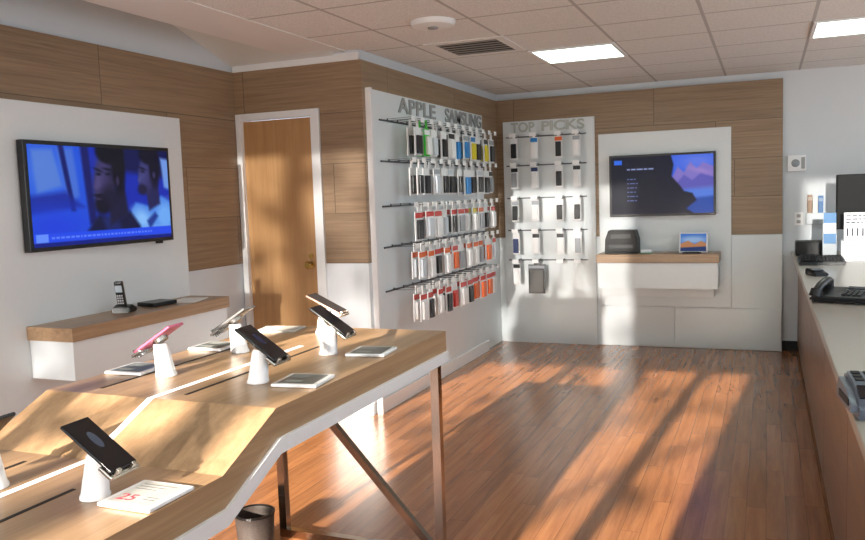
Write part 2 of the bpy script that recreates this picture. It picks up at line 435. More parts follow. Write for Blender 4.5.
# seated person nearer the window: pale shirt, head tilted down
p.poly([(.62,1.1),(.63,.72),(.70,.56),(.80,.60),(.88,.50),(1.0,.62),(1.1,1.1)], (56, 108, 200), .04)
p.ell(.74, .72, .07, .09, (132, 182, 232), .14, rot=.5, a=.85); p.ell(.90, .70, .07, .14, (104, 160, 226), .16, a=.85); p.ell(.84, .86, .09, .05, (136, 182, 230), .1, a=.6)
p.poly([(.77,.74),(.83,.66),(.85,.70),(.79,.82)], (22, 50, 130), .04)
p.poly([(.77,.38),(.86,.36),(.87,.58),(.79,.64)], (26, 28, 74), .04)
p.ell(.787, .28, .054, .195, (40, 40, 88), .04, rot=.22)
p.ell(.765, .29, .026, .11, (64, 66, 124), .10, rot=.22, a=.7)
p.poly([(.740,.29),(.722,.360),(.740,.372),(.756,.33)], (62, 62, 118), .025)
p.ell(.808, .100, .068, .100, (5, 7, 28), .04); p.ell(.843, .23, .036, .18, (5, 7, 28), .05)
p.ell(.760, .240, .022, .010, (8, 10, 36), .02, rot=.25); p.ell(.760, .268, .013, .010, (8, 10, 36), .02, rot=.2)
p.ell(.752, .44, .032, .050, (14, 14, 46), .04, a=.9); p.ell(.742, .405, .014, .009, (24, 20, 56), .015)
p.ell(.838, .30, .010, .030, (46, 44, 90), .02)
# nearer person: dark jacket, short hair and beard, looking down
p.poly([(.36,1.1),(.39,.80),(.46,.66),(.58,.72),(.66,.64),(.72,.78),(.76,1.1)], (8, 14, 52), .05)
p.poly([(.48,.70),(.56,.64),(.60,.80),(.54,1.0)], (20, 36, 104), .06, .7)
p.poly([(.52,.46),(.63,.40),(.65,.68),(.53,.76)], (18, 18, 50), .05)
p.ell(.512, .36, .068, .26, (38, 33, 68), .05, rot=.20)
p.ell(.484, .35, .034, .15, (66, 60, 108), .12, rot=.20, a=.75)
p.poly([(.462,.30),(.440,.420),(.458,.440),(.482,.405),(.482,.33)], (68, 60, 106), .03, .9)
p.ell(.508, .195, .045, .055, (60, 56, 104), .10, a=.6)
p.ell(.550, .090, .088, .120, (4, 5, 20), .04); p.ell(.600, .24, .042, .24, (4, 5, 20), .05)
p.ell(.472, .262, .024, .010, (8, 8, 28), .02, rot=.3); p.ell(.535, .256, .028, .010, (8, 8, 28), .02, rot=.15)
p.ell(.474, .300, .014, .012, (9, 9, 32), .02); p.ell(.533, .298, .016, .012, (9, 9, 32), .02)
p.ell(.59, .36, .011, .045, (44, 36, 70), .02)
p.ell(.49, .575, .050, .085, (8, 8, 28), .06); p.ell(.53, .50, .05, .09, (16, 15, 40), .10, a=.8)
p.ell(.466, .488, .028, .012, (10, 9, 28), .02); p.ell(.466, .522, .018, .009, (50, 38, 70), .015)
p.tf = (1.0, 0, 0)
p.poly([(-.1,.87),(1.1,.87),(1.1,.96),(-.1,.96)], (28, 66, 214), .01); p.poly([(-.1,.96),(1.1,.96),(1.1,1.1),(-.1,1.1)], (8, 24, 116), .01)
p.poly([(.015,.875),(.09,.875),(.09,.955),(.015,.955)], (90, 130, 230), .01)
rt = random.Random(5); u = .11
while u < .84:
    ww = rt.uniform(.010, .026); p.poly([(u, .908), (u+ww, .908), (u+ww, .926), (u, .926)], (120, 150, 232), .012, .7); u += ww+.009
p.build("screen", uvY(TVY0+0.022, TVY1-0.022, TVZ0+0.022, TVZ1-0.022, XF+.001), e, 1.2)

CX = LX+0.031
e = thing("wall_console", "floating console with white drawer box and wood top", "console", (0, 0, 0))
finish("top", G().box(CX, -3.195, 3.00, 4.284, 0.835, 0.905, 0.003), M_SHELFW, e)
finish("drawer", G().box(CX, -3.21, 3.015, 4.276, 0.635, 0.833, 0.003), M_WHITE, e)
e = thing("cordless_phone", "black and silver cordless telephone standing in charging base", "telephone", (-3.37, 3.55, 0.905), (0, 0, 0.35))
finish("charging_base", G().prism([(-.055, 0), (.055, 0), (.06, .018), (.0, .045), (-.05, .03)], 'X', -.05, .05, 0.004), M_BLACK, e)
Mh = Matrix.Translation((0, -0.02, 0.03)) @ Matrix.Rotation(math.radians(14), 4, 'X')
finish("handset", G().box(-.024, .024, -.013, .013, 0, .155, 0.008, Mh), M_BLACK, e)
finish("display", G().box(-.019, .019, -.0145, -.0125, .095, .135, 0, Mh), mat("lcd_grey", (170, 180, 188), .3), e)
g = G()
for r in range(4):
    for c in range(3): g.box(-.017+c*.0125, -.008+c*.0125, -.0155, -.0125, .025+r*.015, .034+r*.015, 0.001, Mh)
finish("keypad", g, mat("key_silver", (190, 192, 196), .3, .2), e)
e = thing("remote_box", "small flat black set-top box on wood console", "media box", (-3.38, 3.83, 0.905), (0, 0, -.12))
finish("body", G().box(-.07, .07, -.09, .09, 0.003, .026, 0.004), M_BLACK, e)
finish("foot", G().box(-.05, .05, -.07, .07, 0, .003), M_BLACKM, e)
tag(finish("paper_sheet", G().box(-.08, .08, -.11, .11, 0, .004), mat("paper", (236, 236, 232), .7), loc=(-3.33, 4.06, .905), rot=(0, 0, .3)), "white paper sheets lying on wood console", "paper")

# ------------------------------------------------------------------ hook wall
ROWS_A = [2.040, 1.755, 1.44, 1.15, 0.840]
e = thing("accessory_display_panel", "tall white accessory display panel with grey raised letters", "display panel", (0, 0, 0))
finish("board", G().box(-2.5029, -2.485, 4.99, 7.345, 0.0, 2.24, 0.003), M_WHITE, e)
finish("board_side", G().box(-2.5029, -2.462, 4.960, 4.99, 0.0, 2.243, 0.002), M_WHITEG, e)
finish("plinth", G().box(-2.4845, -2.470, 4.99, 7.345, 0.0, 0.10, 0.002), M_WHITEG, e)
for z in ROWS_A:
    finish("hanging_rail", G().box(-2.485, -2.474, 5.12, 7.33, z-0.006, z+0.006, 0.002), M_STEEL, e)
text_mesh("lettering", "APPLE", 0.155, 0.010, M_GREYL, e, face_px(-2.479, 5.44, 2.118), width=0.72, offset=.002)
text_mesh("lettering", "SAMSUNG", 0.155, 0.010, M_GREYL, e, face_px(-2.479, 6.38, 2.118), width=0.92, offset=.002)

def make_hook(dirv, L):
    h = thing("display_hook", "thin chrome display hook with white price tag", "display hook", (0, 0, 0), group="hooks on the display rails")
    dv = Vector(dirv)
    g = G(); g.tube([Vector((0, 0, 0)), dv*(L-0.02)+Vector((0, 0, .002)), dv*L+Vector((0, 0, .010))], 0.0024, 6)
    g.tube([Vector((0, 0, .012)), dv*(L+.004)+Vector((0, 0, .016))], 0.0018, 6)
    g.box(-.004, .004, -.004, .004, -.004, .016)
    finish("rod", g, M_STEEL, h)
    side = Vector((0, 0, 1)).cross(dv)
    g = G()
    c = dv*(L+.006)+Vector((0, 0, .004)); pts = [c+side*a*.032+Vector((0, 0, b*.018)) for a, b in ((-1,-1),(1,-1),(1,1),(-1,1))]
    g._new(pts+[p+dv*.002 for p in pts], [(0,1,2,3),(7,6,5,4),(0,4,5,1),(1,5,6,2),(2,6,7,3),(3,7,4,0)])
    finish("price_tag", g, mat("tag_white", (248, 248, 248), .4), h)
    return h

def make_pack(dirv, w, h, t, label, group, tab=.045, prod=(.33, .94, .28)):
    o = thing("packaged_accessory", label, "packaged accessory", (0, 0, 0), group=group)
    R = Matrix.Rotation(math.atan2(dirv[1], dirv[0]), 4, 'Z')
    g = G(); g.box(-t*.15, t*.15, -w/2, w/2, -h, -tab, 0.001, R); g.box(-t*.15, t*.15, -w*.16, w*.16, -tab-.002, 0.0145, 0.001, R)
    finish("card", g, mat("pack_card", (240, 240, 240), .35), o)
    b = h-tab
    finish("product", G().box(t*.15, t*.9, -w*prod[0], w*prod[0], -tab-b*prod[1], -tab-b*prod[2], min(.006, w*.1), R), M_BLACK, o)
    finish("header_label", G().box(t*.15, t*.22, -w*.48, w*.48, -tab-b*.22, -tab-b*.04, 0, R), mat("header_grey", (150, 152, 158), .4), o)
    return o
C = lambda n, c, r=.35: mat("pack_"+n, c, r)
cols = {'k': C('black', (22, 22, 26)), 'w': C('white', (240, 240, 240)), 'g': C('green', (60, 200, 60)), 'b': C('blue', (40, 130, 200)), 'y': C('yellow', (220, 204, 40)),
        'r': C('red', (206, 50, 40)), 'o': C('orange', (232, 104, 40)), 's': C('silver', (160, 164, 170)), 'p': C('pink', (210, 150, 160)), 'n': C('navy', (36, 50, 96)), 'c': C('clear', (205, 212, 220))}
nm = {'k': 'black', 'w': 'white', 'g': 'green', 'b': 'blue', 'y': 'yellow', 'r': 'red', 'o': 'orange', 's': 'silver', 'p': 'pink', 'n': 'navy', 'c': 'clear'}
hookA = make_hook((1, 0, 0), .19)
packA = make_pack((1, 0, 0), .125, .245, .026, "phone case", "phone cases on the accessory wall")
rowspec = [
    ["", "kw", "wg", "cw", "kw", "wk", "bw", "bs", "yb", "kw", "yk", "ks"],
    ["", "kw", "kw", "cs", "kw", "kc", "kw", "bw", "kw", "kc", "kw", "sk"],
    ["", "kr", "cr", "wr", "cw", "kr", "sr", "wr", "wy", "so", "kw", "wr"],
    ["", "co", "wo", "kr", "wo", "or", "sw", "wo", "wo", "so", "ow", "cr"],
    ["", "wr", "kr", "wr", "kr", "rw", "wr", "kr", "or", "or", "or", "wr"]]
first_h = first_p = True
for ri, z in enumerate(ROWS_A):
    for ci in range(12):
        y = 5.24+ci*0.168
        if first_h: hookA.location = (-2.474, y, z); first_h = False
        else: copy_thing(hookA, (-2.474, y, z))
        s = rowspec[ri][ci]
        if not s: continue
        rv = random.Random(ri*31+ci)
        sc_ = (1, rv.choice((.76, .92, 1.0, 1.14)), rv.choice((1.0, 1.0, 1.03, 1.06)))
        for k, dx in enumerate((0.10, 0.155) if (ri+ci) % 3 else (0.14,)):
            lab = "%s phone case in hanging pack with %s header" % (nm[s[0]], nm[s[1]])
            sw = {"product": cols[s[0]], "header_label": cols[s[1]]}
            if ri == 0 and ci == 2: sw = {"product": cols['w'], "header_label": cols['w'], "card": cols['g']}; lab = "white phone case in hanging pack with green card"
            loc = (-2.474+dx, y+random.uniform(-.004, .004), z)
            if first_p:
                first_p = False
                packA.location = loc; packA["label"] = lab
                for c in packA.children:
                    if c.name.split('.')[0] in sw: c.data.materials.clear(); c.data.materials.append(sw[c.name.split('.')[0]])
            else:
                o = copy_thing(packA, loc, label=lab, swaps=sw); o.scale = sc_

ROWS_B = [2.05, 1.77, 1.45, 1.13, 0.835]
e = thing("accessory_display_panel", "white display panel with raised pale letters and sparse packs", "display panel", (0, 0, 0))
finish("board", G().box(-2.432, -1.522, BY-0.022, BY-0.001, 0.0, 2.206, 0.003), M_WHITE, e)
for z in ROWS_B:
    finish("hanging_rail", G().box(-2.40, -1.60, BY-0.034, BY-0.022, z-0.006, z+0.006, 0.002), M_STEEL, e)
text_mesh("lettering", "TOP", 0.130, 0.012, M_GREYLT, e, face_my(-2.345, BY-0.028, 2.100), width=0.240, offset=0.003)
text_mesh("lettering", "PICKS", 0.130, 0.012, M_GREYLT, e, face_my(-2.035, BY-0.028, 2.100), width=0.42, offset=0.003)
hookB = make_hook((0, -1, 0), .20)
packB = make_pack((0, -1, 0), .070, .225, .03, "small accessory", "small accessories on the second panel", tab=.02, prod=(.38, .94, .26))
packW = make_pack((0, -1, 0), .165, .315, .03, "wide black accessory in hanging pack with dark window", "small accessories on the second panel", tab=.03, prod=(.44, .97, .14))
for c in packW.children:
    if c.name.startswith("card"): c.data.materials.clear(); c.data.materials.append(cols['k'])
specB = [["kw", "wb", "ko", "ws"], ["sk", "wn", "kw", "wk"], ["ks", "ws", "kw", "kw"], ["nw", "wk", "wk", "sw"], ["wk", "W", "", ""]]
fh = fp = True
for ri, z in enumerate(ROWS_B):
    for ci, x in enumerate((-2.27, -2.07, -1.83, -1.66)):
        if fh: hookB.location = (x, BY-0.034, z); fh = False
        else: copy_thing(hookB, (x, BY-0.034, z))
        s = specB[ri][ci]
        if not s: continue
        loc = (x, BY-0.034-0.16, z)
        if s == "W": packW.location = loc; continue
        lab = "%s accessory in small pack with %s header" % (nm[s[0]], nm[s[1]])
        sw = {"product": cols[s[0]], "header_label": cols[s[1]]}
        if fp:
            fp = False; packB.location = loc; packB["label"] = lab
            for c in packB.children:
                if c.name.split('.')[0] in sw: c.data.materials.clear(); c.data.materials.append(sw[c.name.split('.')[0]])
        else: copy_thing(packB, loc, label=lab, swaps=sw)

# ------------------------------------------------------------------ north wall television and shelf
tag(finish("wall_panel", G().box(-1.485, -0.297, BY-0.035, BY-0.001, 0.40, 2.03, 0.003), M_WHITE), "tall white mounting panel behind television and shelf", "wall panel")
tag(finish("wall_panel", G().box(-1.485, -0.80, BY-0.012, BY-0.001, 0.004, 0.385, 0.003), M_WHITE), "low white skirting panel below mounted shelf", "wall panel")
tag(finish("wall_panel", G().box(-0.79, 0.122, BY-0.012, BY-0.001, 0.004, 0.385, 0.003), M_WHITE), "low white skirting panel next to counter aisle", "wall panel")
e = thing("television", "black flat television showing menu text and mountain picture", "television", (0, 0, 0))
tx0, tx1, tz0, tz1 = -1.375, -0.425, 1.246, 1.818; YF = BY-0.09
g = G(); g.box(tx0, tx1, YF, YF+0.04, tz0, tz1, 0.004); g.box(-1.1, -0.7, YF+0.04, BY-0.036, 1.4, 1.7, 0.004)
finish("housing", g, M_BLACK, e)
p = Pic(240, 140, (2, 4, 28), 1.7)
p.poly([(.50,-.1),(1.1,-.1),(1.1,1.1),(.50,1.1)], (38, 84, 212), .06)
p.ell(.86, .12, .22, .16, (104, 124, 224), .25, a=.8)
p.poly([(.60,.40),(.66,.20),(.72,.30),(.78,.12),(.84,.24),(.90,.14),(1.1,.28),(1.1,.56),(.60,.60)], (132, 112, 188), .03, .9)
p.poly([(.64,.50),(.72,.34),(.80,.44),(.88,.32),(1.1,.46),(1.1,.60),(.64,.60)], (84, 80, 172), .03, .9)
p.ell(.88, .28, .08, .03, (184, 144, 200), .08, rot=.3, a=.5)
p.poly([(.62,.60),(1.1,.54),(1.1,.74),(.70,.80)], (90, 128, 214), .08, .8)
p.poly([(.60,.78),(1.1,.70),(1.1,1.1),(.60,1.1)], (22, 68, 160), .06)
p.poly([(.46,-.1),(.58,-.1),(.62,.16),(.60,.36),(.68,.52),(.72,.62),(.80,.66),(.84,.78),(.74,.92),(.90,1.1),(.46,1.1)], (3, 5, 32), .03)
p.poly([(.03,.05),(.11,.05),(.11,.13),(.03,.13)], (40, 100, 220), .01)
x = .16
for wd in (.03, .045, .06, .035, .05): p.poly([(x,.205),(x+wd,.205),(x+wd,.228),(x,.228)], (150, 165, 215), .014); x += wd+.011
for i in range(6):
    x = .16
    for wd in (.02, .03+.010*((i*5) % 3), .02): p.poly([(x, .38+i*.075), (x+wd, .38+i*.075), (x+wd, .395+i*.075), (x, .395+i*.075)], (110, 130, 205), .012, .9); x += wd+.009
p.build("screen", uvX(tx0+.02, tx1-.02, tz0+.022, tz1-.02, YF-.001), e, 1.0)

e = thing("wall_shelf", "floating shelf with wood top and white box front", "shelf", (0, 0, 0))
finish("top", G().box(-1.455, -0.385, 7.47, BY-0.036, 0.835, 0.912, 0.003), M_SHELFX, e)
finish("drawer", G().box(-1.445, -0.395, 7.485, BY-0.036, 0.60, 0.833, 0.003), M_WHITE, e)
finish("support", G().box(-1.445, -0.44, 7.70, BY-0.036, 0.50, 0.598, 0.003), M_WHITE, e)
KP = mat("printer_black", (8, 8, 9), 0.5)
e = thing("printer", "small black angular printer on wood shelf", "printer", (-1.245, 7.66, .912))
finish("body", G().prism([(-.15, 0), (.15, 0), (.15, .13), (.125, .215), (-.115, .215), (-.145, .13)], 'Y', -.09, .09, 0.004), KP, e)
finish("front_slot", G().box(-.11, .11, -.094, -.0895, .05, .085, 0.001), mat("slot_grey", (38, 40, 44), .3), e)
finish("output_tray", G().box(-.10, .10, -.135, -.085, .012, .020, 0.002), KP, e)
finish("top_panel", G().box(-.09, .09, -.094, -.0895, .14, .18, 0.001), mat("grey_panel", (44, 46, 50), .4), e)
e = thing("tablet", "tablet with white bezel and blue landscape screen leaning upright", "tablet", (-0.615, 7.66, .912), (math.radians(-12), 0, 0))
finish("body", G().box(-.125, .125, 0, .010, 0, .185, 0.004), M_WHITEG, e)
p = Pic(60, 44, (70, 120, 200), 1.4)
p.ell(.5, .35, .5, .2, (150, 180, 220), .2); p.poly([(-.1,.62),(.3,.40),(.55,.6),(.8,.42),(1.1,.6),(1.1,1.1),(-.1,1.1)], (190, 130, 90), .06); p.poly([(-.1,.8),(1.1,.72),(1.1,1.1),(-.1,1.1)], (40, 60, 110), .06)
p.build("screen", uvX(-.112, .112, .012, .173, -.0008), e, 0.8)
e = thing("card_holder", "small white card standing beside black device on shelf", "card", (-1.02, 7.60, .912))
finish("card", G().box(-.05, .05, -.002, .002, 0, .035), M_WHITEG, e); finish("base", G().box(-.055, .055, -.02, .02, 0, .006), mat("green_print", (90, 150, 110), .4), e)
e = thing("tablet_stand", "low black device cradle lying on wood shelf", "stand", (-0.62, 7.56, .912))
finish("body", G().box(-.08, .08, -.025, .025, 0, .012, .003), M_BLACKM, e)
finish("pad", G().box(-.06, .06, -.015, .015, .012, .015), M_BLACK, e)

e = thing("alarm_strobe", "small white square wall alarm with round lens", "alarm", (0.243, 7.90, 1.68))
finish("housing", G().box(-.075, .075, -.045, 0, -.07, .07, .006), M_WHITEG, e)
finish("lens", G().lathe([(.035, 0), (.032, .02), (.01, .03)], 18, Matrix.Translation((-.01, -.045, 0)) @ Matrix.Rotation(math.radians(90), 4, 'X')), mat("lens_grey", (150, 156, 160), .1), e, smooth=True)
finish("sounder", G().box(.035, .065, -.049, -.045, -.05, .05), M_GREYL, e)
e = thing("wall_outlet", "white wall power outlet plate", "outlet", (0.262, 7.90, 1.19))
finish("plate", G().box(-.036, .036, -.006, 0, -.058, .058, .002), M_WHITEG, e)
finish("socket", G().box(-.016, .016, -.009, -.006, .012, .040, .002), mat("socket", (170, 170, 168), .4), e)
finish("socket", G().box(-.016, .016, -.009, -.006, -.040, -.012, .002), mat("socket", (170, 170, 168), .4), e)
e = thing("leaflet_rack", "small wall rack of brown and blue leaflets", "leaflet rack", (0.395, 7.90, 1.14))
finish("holder", G().box(-.075, .075, -.05, 0, 0, .10, .003), mat("clear_grey", (180, 188, 194), .2), e)
lf = [(-.065, -.025, .26, (150, 122, 98)), (-.022, .018, .23, (222, 222, 218)), (.021, .062, .25, (70, 116, 168))]
for a, b, h, c in lf:
    q = finish("leaflet", G().box(a, b, -.035, -.015, .02, h, .001), mat("leaflet_%d" % c[0], c, .5), e)
    finish("leaflet_heading", G().box(a+.004, b-.004, -.036, -.035, h-.05, h-.02), mat("leaflet_head_%d" % c[0], tuple(min(255, int(v*.6+90)) for v in c), .5), q)

# ------------------------------------------------------------------ service counter
e = thing("service_counter", "long service counter with wood front panels", "counter", (0, 0, 0))
finish("body", G().box(0.275, 0.95, 0.6, 7.88, 0.0, 0.868), M_CABW, e)
for i in range(6):
    y = 0.62+i*1.21; finish("front_panel", G().box(0.258, 0.275, y, y+1.20, 0.06, 0.862, .002), M_CABW, e)
finish("kickboard", G().box(0.268, 0.275, 0.62, 7.86, 0.0, 0.058), M_BLACKM, e)
tag(finish("worktop", G().box(0.205, 1.0, 0.55, 7.895, 0.870, 0.906, .004), M_COUNTER), "long speckled grey-beige laminate worktop on wood counter", "worktop")
CT = .906
e = thing("payment_terminal", "small rounded grey card payment terminal with dark keypad", "payment terminal", (.268, 2.33, CT), (0, 0, .1))
tm = mat("terminal_grey", (104, 112, 124), .35)
finish("body", G().prism([(-.11, 0), (.11, 0), (.115, .045), (.075, .095), (-.04, .082), (-.11, .048)], 'X', -.082, .082, .018), tm, e, smooth=True)
Mt = Matrix.Translation((0, .0, .085)) @ Matrix.Rotation(math.radians(6.5), 4, 'X')
g = G()
for r in range(3):
    for c in range(4): g.box(-.058+c*.030, -.036+c*.030, -.022+r*.028, -.003+r*.028, -.004, .005, .002, Mt)
finish("keypad", g, M_BLACKM, e)
Mt = Matrix.Translation((0, -.075, .066)) @ Matrix.Rotation(math.radians(26), 4, 'X')
finish("screen", G().box(-.062, .062, -.024, .026, .000, .004, 0, Mt), M_GLASSK, e)
finish("card_slot", G().box(-.0845, -.0815, -.07, .05, .030, .048), M_BLACKM, e)
e = thing("desk_telephone", "low rounded black desk telephone with handset in cradle", "telephone", (.365, 4.50, CT), (0, 0, -.35))
finish("body", G().prism([(-.11, 0), (.11, 0), (.11, .055), (.08, .065), (-.11, .03)], 'X', -.14, .14, .012), M_BLACK, e, smooth=True)
g = G(); g.tube([(-.11, -.09, .055), (-.105, -.05, .078), (-.10, .03, .098), (-.105, .09, .092)], .020, 12); g.rod((-.115, -.095, .030), (-.11, -.085, .066), .030, .026, 16); g.rod((-.11, .09, .062), (-.105, .085, .100), .030, .026, 16)
finish("handset", g, M_BLACK, e, smooth=True)
g = G()
Mk = Matrix.Translation((.04, -.01, .048)) @ Matrix.Rotation(math.radians(10), 4, 'X')
for r in range(4):
    for c in range(4): g.box(-.04+c*.024, -.024+c*.024, -.06+r*.022, -.046+r*.022, .0, .008, .001, Mk)
finish("keypad", g, mat("key_grey", (50, 52, 56), .4), e)
finish("display", G().box(-.04, .07, .040, .075, .004, .009, 0, Mk), mat("lcd_dark", (60, 72, 80), .2), e)
g = G(); g.tube([(-.12+.02*i, -.13+.012*math.sin(i*.9), .010+.004*math.cos(i*2.1)) for i in range(12)], .004, 6)
finish("cord", g, M_BLACK, e)
e = thing("keyboard", "low black keyboard and cable on worktop", "keyboard", (.37, 6.55, CT), (0, 0, .05))
finish("body", G().prism([(-.09, 0), (.09, 0), (.09, .055), (-.09, .026)], 'X', -.155, .155, .006), M_BLACK, e)
g = G()
for r in range(5):
    for c in range(12): g.box(-.14+c*.0235, -.12+c*.0235, -.072+r*.031, -.047+r*.031, .032+r*.005, .044+r*.005, .001)
finish("key", g, M_BLACKM, e)
e = thing("card_reader", "small black card reader lying on worktop", "card reader", (.30, 5.75, CT), (0, 0, .4))
finish("body", G().prism([(-.07, 0), (.07, 0), (.07, .045), (-.07, .02)], 'X', -.045, .045, .006), M_BLACK, e)
finish("screen", G().box(-.032, .032, -.02, .05, .036, .040, 0, Matrix.Rotation(math.radians(8), 4, 'X')), mat("reader_screen", (60, 66, 72), .2), e)
e = thing("receipt_printer", "compact black receipt printer on worktop", "printer", (.355, 7.40, CT), (0, 0, 0))
finish("body", G().box(-.135, .12, -.11, .11, 0, .12, .016), KP, e)
finish("paper_slot", G().box(-.06, .06, -.06, -.03, .12, .124), M_BLACKM, e)
e = thing("leaflet_box", "white cardboard box with printed lines on worktop", "box", (.62, 6.86, CT), (0, 0, 0))
finish("carton", G().box(-.10, .10, -.06, .06, 0, .155, .003), M_WHITEG, e)
for i in range(5): finish("printed_line", G().box(-.08, .08, -.0615, -.060, .03+i*.022, .037+i*.022), mat("print_grey", (150, 156, 168), .5), e)
e = thing("leaflet_holder", "upright blue and white leaflets in clear holder", "leaflet holder", (.455, 7.05, CT), (0, 0, 0))
finish("holder", G().box(-.05, .05, -.03, .03, 0, .20, .002), mat("clear_grey", (180, 188, 194), .2), e)
finish("leaflet", G().box(-.044, .044, -.034, -.030, .12, .36, .001), mat("leaflet_sky", (90, 140, 190), .5), e)
finish("leaflet", G().box(-.044, .044, -.036, -.034, .20, .28, .001), M_WHITEG, e)
e = thing("counter_sign", "white upright counter sign with dark printed words", "sign", (.66, 6.98, CT), (0, 0, 0))
finish("panel", G().box(-.11, .13, 0, .006, .14, .36, .002), M_WHITEG, e)
finish("stand", G().box(-.05, .07, -.0, .09, 0, .14, .002), mat("clear_grey", (180, 188, 194), .2), e)
dk = mat("print_dark", (40, 44, 60), .5)
for z, w in ((.335, .16), (.310, .19), (.285, .13)):
    x = -.095
    while x < -.095+w:
        ww = random.uniform(.015, .035); finish("printed_word", G().box(x, x+ww, -.0015, 0, z-.005, z+.004), dk, e); x += ww+.01
for i in range(6): finish("printed_icon", G().rod((-.085+i*.035, -.0015, .18), (-.085+i*.035, -.0015, .24), .005, .005, 6), dk, e)
e = thing("computer_monitor", "tall dark computer monitor seen from behind on worktop", "monitor", (.80, 7.25, CT), (0, 0, .15))
finish("housing", G().box(-.29, .27, -.02, .03, .22, .655, .008), mat("monitor_black", (9, 9, 10), .7), e)
finish("neck", G().box(-.03, .03, .01, .035, .02, .34, .003), M_BLACKM, e)
finish("foot", G().box(-.12, .12, -.08, .08, 0, .02, .006), M_BLACKM, e)

# ------------------------------------------------------------------ display table
TX0, TX1 = -2.035, -1.212
top = [(0.45, .845), (1.56, .845), (1.80, .950), (3.045, .950)]
def off(prof, d): return [(y, z-d) for y, z in prof]
e = thing("display_table", "stepped wood phone display table with white edge and metal legs", "display table", (0, 0, 0))
TH = .082
finish("tabletop", G().prism(top+off(top, TH)[::-1], 'X', TX0, TX1), M_TABLE, e)
finish("edge_band", G().prism(off(top, TH)+off(top, TH+.042)[::-1], 'X', TX0-.006, TX1+.010), M_WHITEG, e)
def inlay(name, x0, x1, segs, m, lift=.0010):
    g = G(); ps = [(y, z+lift) for y, z in segs]; g.prism(ps+[(y, z-.001) for y, z in segs][::-1], 'X', x0, x1)
    return finish(name, g, m, e)
inlay("light_strip", -1.646, -1.624, [(0.46, .845), (1.56, .845), (1.80, .950), (2.62, .950)], mat("strip_white", (250, 250, 250), .3, emit=0.6))
inlay("cable_slot", -1.505, -1.493, [(0.46, .845), (1.38, .845)], M_SLOT)
inlay("cable_slot", -1.565, -1.553, [(1.86, .950), (2.62, .950)], M_SLOT)
inlay("cable_slot", -1.885, -1.873, [(1.86, .950), (2.62, .950)], M_SLOT)
inlay("cable_slot", -1.80, -1.788, [(0.46, .845), (1.50, .845)], M_SLOT)
for yy, zt in ((3.0, .825), (0.62, .72)):
    finish("leg", G().box(TX1-.050, TX1-.015, yy-.018, yy+.018, 0, zt), M_LEG, e)
    finish("leg", G().box(TX0+.015, TX0+.050, yy-.018, yy+.018, 0, zt), M_LEG, e)
    finish("foot_rail", G().box(TX0+.050, TX1-.050, yy-.018, yy+.018, 0.0, .035), M_LEG, e)
    finish("top_rail", G().box(TX0+.050, TX1-.050, yy-.018, yy+.018, zt-.035, zt), M_LEG, e)
    finish("diagonal_brace", G().bar((TX0+.06, yy, zt-.03), (TX1-.06, yy, .03), .030, .030, up=(0, 1, 0)), mat("brace_metal", (130, 114, 100), .2, 1.0), e)

def dock(x, y, z, flip, body_m, label, screen_m=None, yaw=0.0, glow=None, tilt=38):
    e = thing("display_phone", label, "phone", (x, y, z+.0012), (0, 0, (math.pi if flip else 0)+yaw), group="phones on display stands")
    g = G()
    Ml = Matrix(((1, 0, .14, 0), (0, 1, 0, 0), (0, 0, 1, 0), (0, 0, 0, 1)))
    g.lathe([(.034, 0), (.034, .006), (.031, .012), (.024, .098), (.020, .104)], 24, Ml)
    finish("stand", g, M_WHITEG, e, smooth=True)
    Mp = Matrix.Translation((.022, 0, .121)) @ Matrix.Rotation(math.radians(tilt), 4, 'Y')
    finish("handset", G().box(-.084, .080, -.041, .041, -.004, .005, .004, Mp, 3), body_m, e, smooth=True)
    finish("screen", G().box(-.081, .077, -.0385, .0385, .005, .0056, 0, Mp), screen_m or M_GLASSK, e)
    if glow:
        g = G(); g.lathe([(.016, .0056), (.016, .0060)], 18, Mp @ Matrix.Translation((-.015, 0, 0)) @ Matrix.Diagonal((1.7, .7, 1, 1))); finish("wallpaper", g, glow, e)
    g = G()
    g.box(.05, .090, -.046, .046, -.012, -.004, .002, Mp); g.box(.080, .088, -.030, -.018, -.010, .010, .001, Mp); g.box(.080, .088, .018, .030, -.010, .010, .001, Mp)
    g.rod(Mp @ Vector((-.005, 0, -.016)), Mp @ Vector((-.005, 0, -.004)), .024, .026, 18)
    finish("security_bracket", g, M_CHROME, e)
    g = G(); pts = []
    for i in range(40):
        a = i*.9; pts.append(Mp @ Vector((.080-.0012*i, .036+.006*math.cos(a), -.018+.006*math.sin(a))))
    g.tube(pts, .0014, 5)
    finish("coiled_cable", g, M_STEEL, e)
    return e
pk = mat("phone_pink", (196, 104, 134), .3, .2); sv = mat("phone_silver", (140, 140, 142), .25, .5); rg = mat("phone_rose", (186, 150, 134), .3, .3); kb = mat("phone_black", (16, 16, 20), .25)
glow_b = mat("glow_blue", (30, 34, 66), .3, emit=.15)
dock(-1.41, 1.355, .845, False, kb, "black phone on white stand with dark screen", glow=glow_b, yaw=.04, tilt=35)
dock(-1.70, 1.33, .845, True, kb, "black phone on white stand facing away")
dock(-1.80, 2.06, .950, True, pk, "pink phone on white stand facing away", yaw=.08, tilt=32)
dock(-1.80, 2.46, .950, True, sv, "silver phone on white stand facing away", yaw=.08, tilt=32)
dock(-1.44, 2.05, .950, False, kb, "black phone on white stand with lit screen", glow=glow_b, yaw=.02, tilt=34)
dock(-1.45, 2.50, .950, False, kb, "black phone on white stand with plain dark screen", yaw=.04, tilt=34)
dock(-1.70, 2.90, .950, False, rg, "rose-gold phone on white stand near table end", screen_m=mat("screen_dim", (70, 62, 62), .15), yaw=.05, tilt=26)

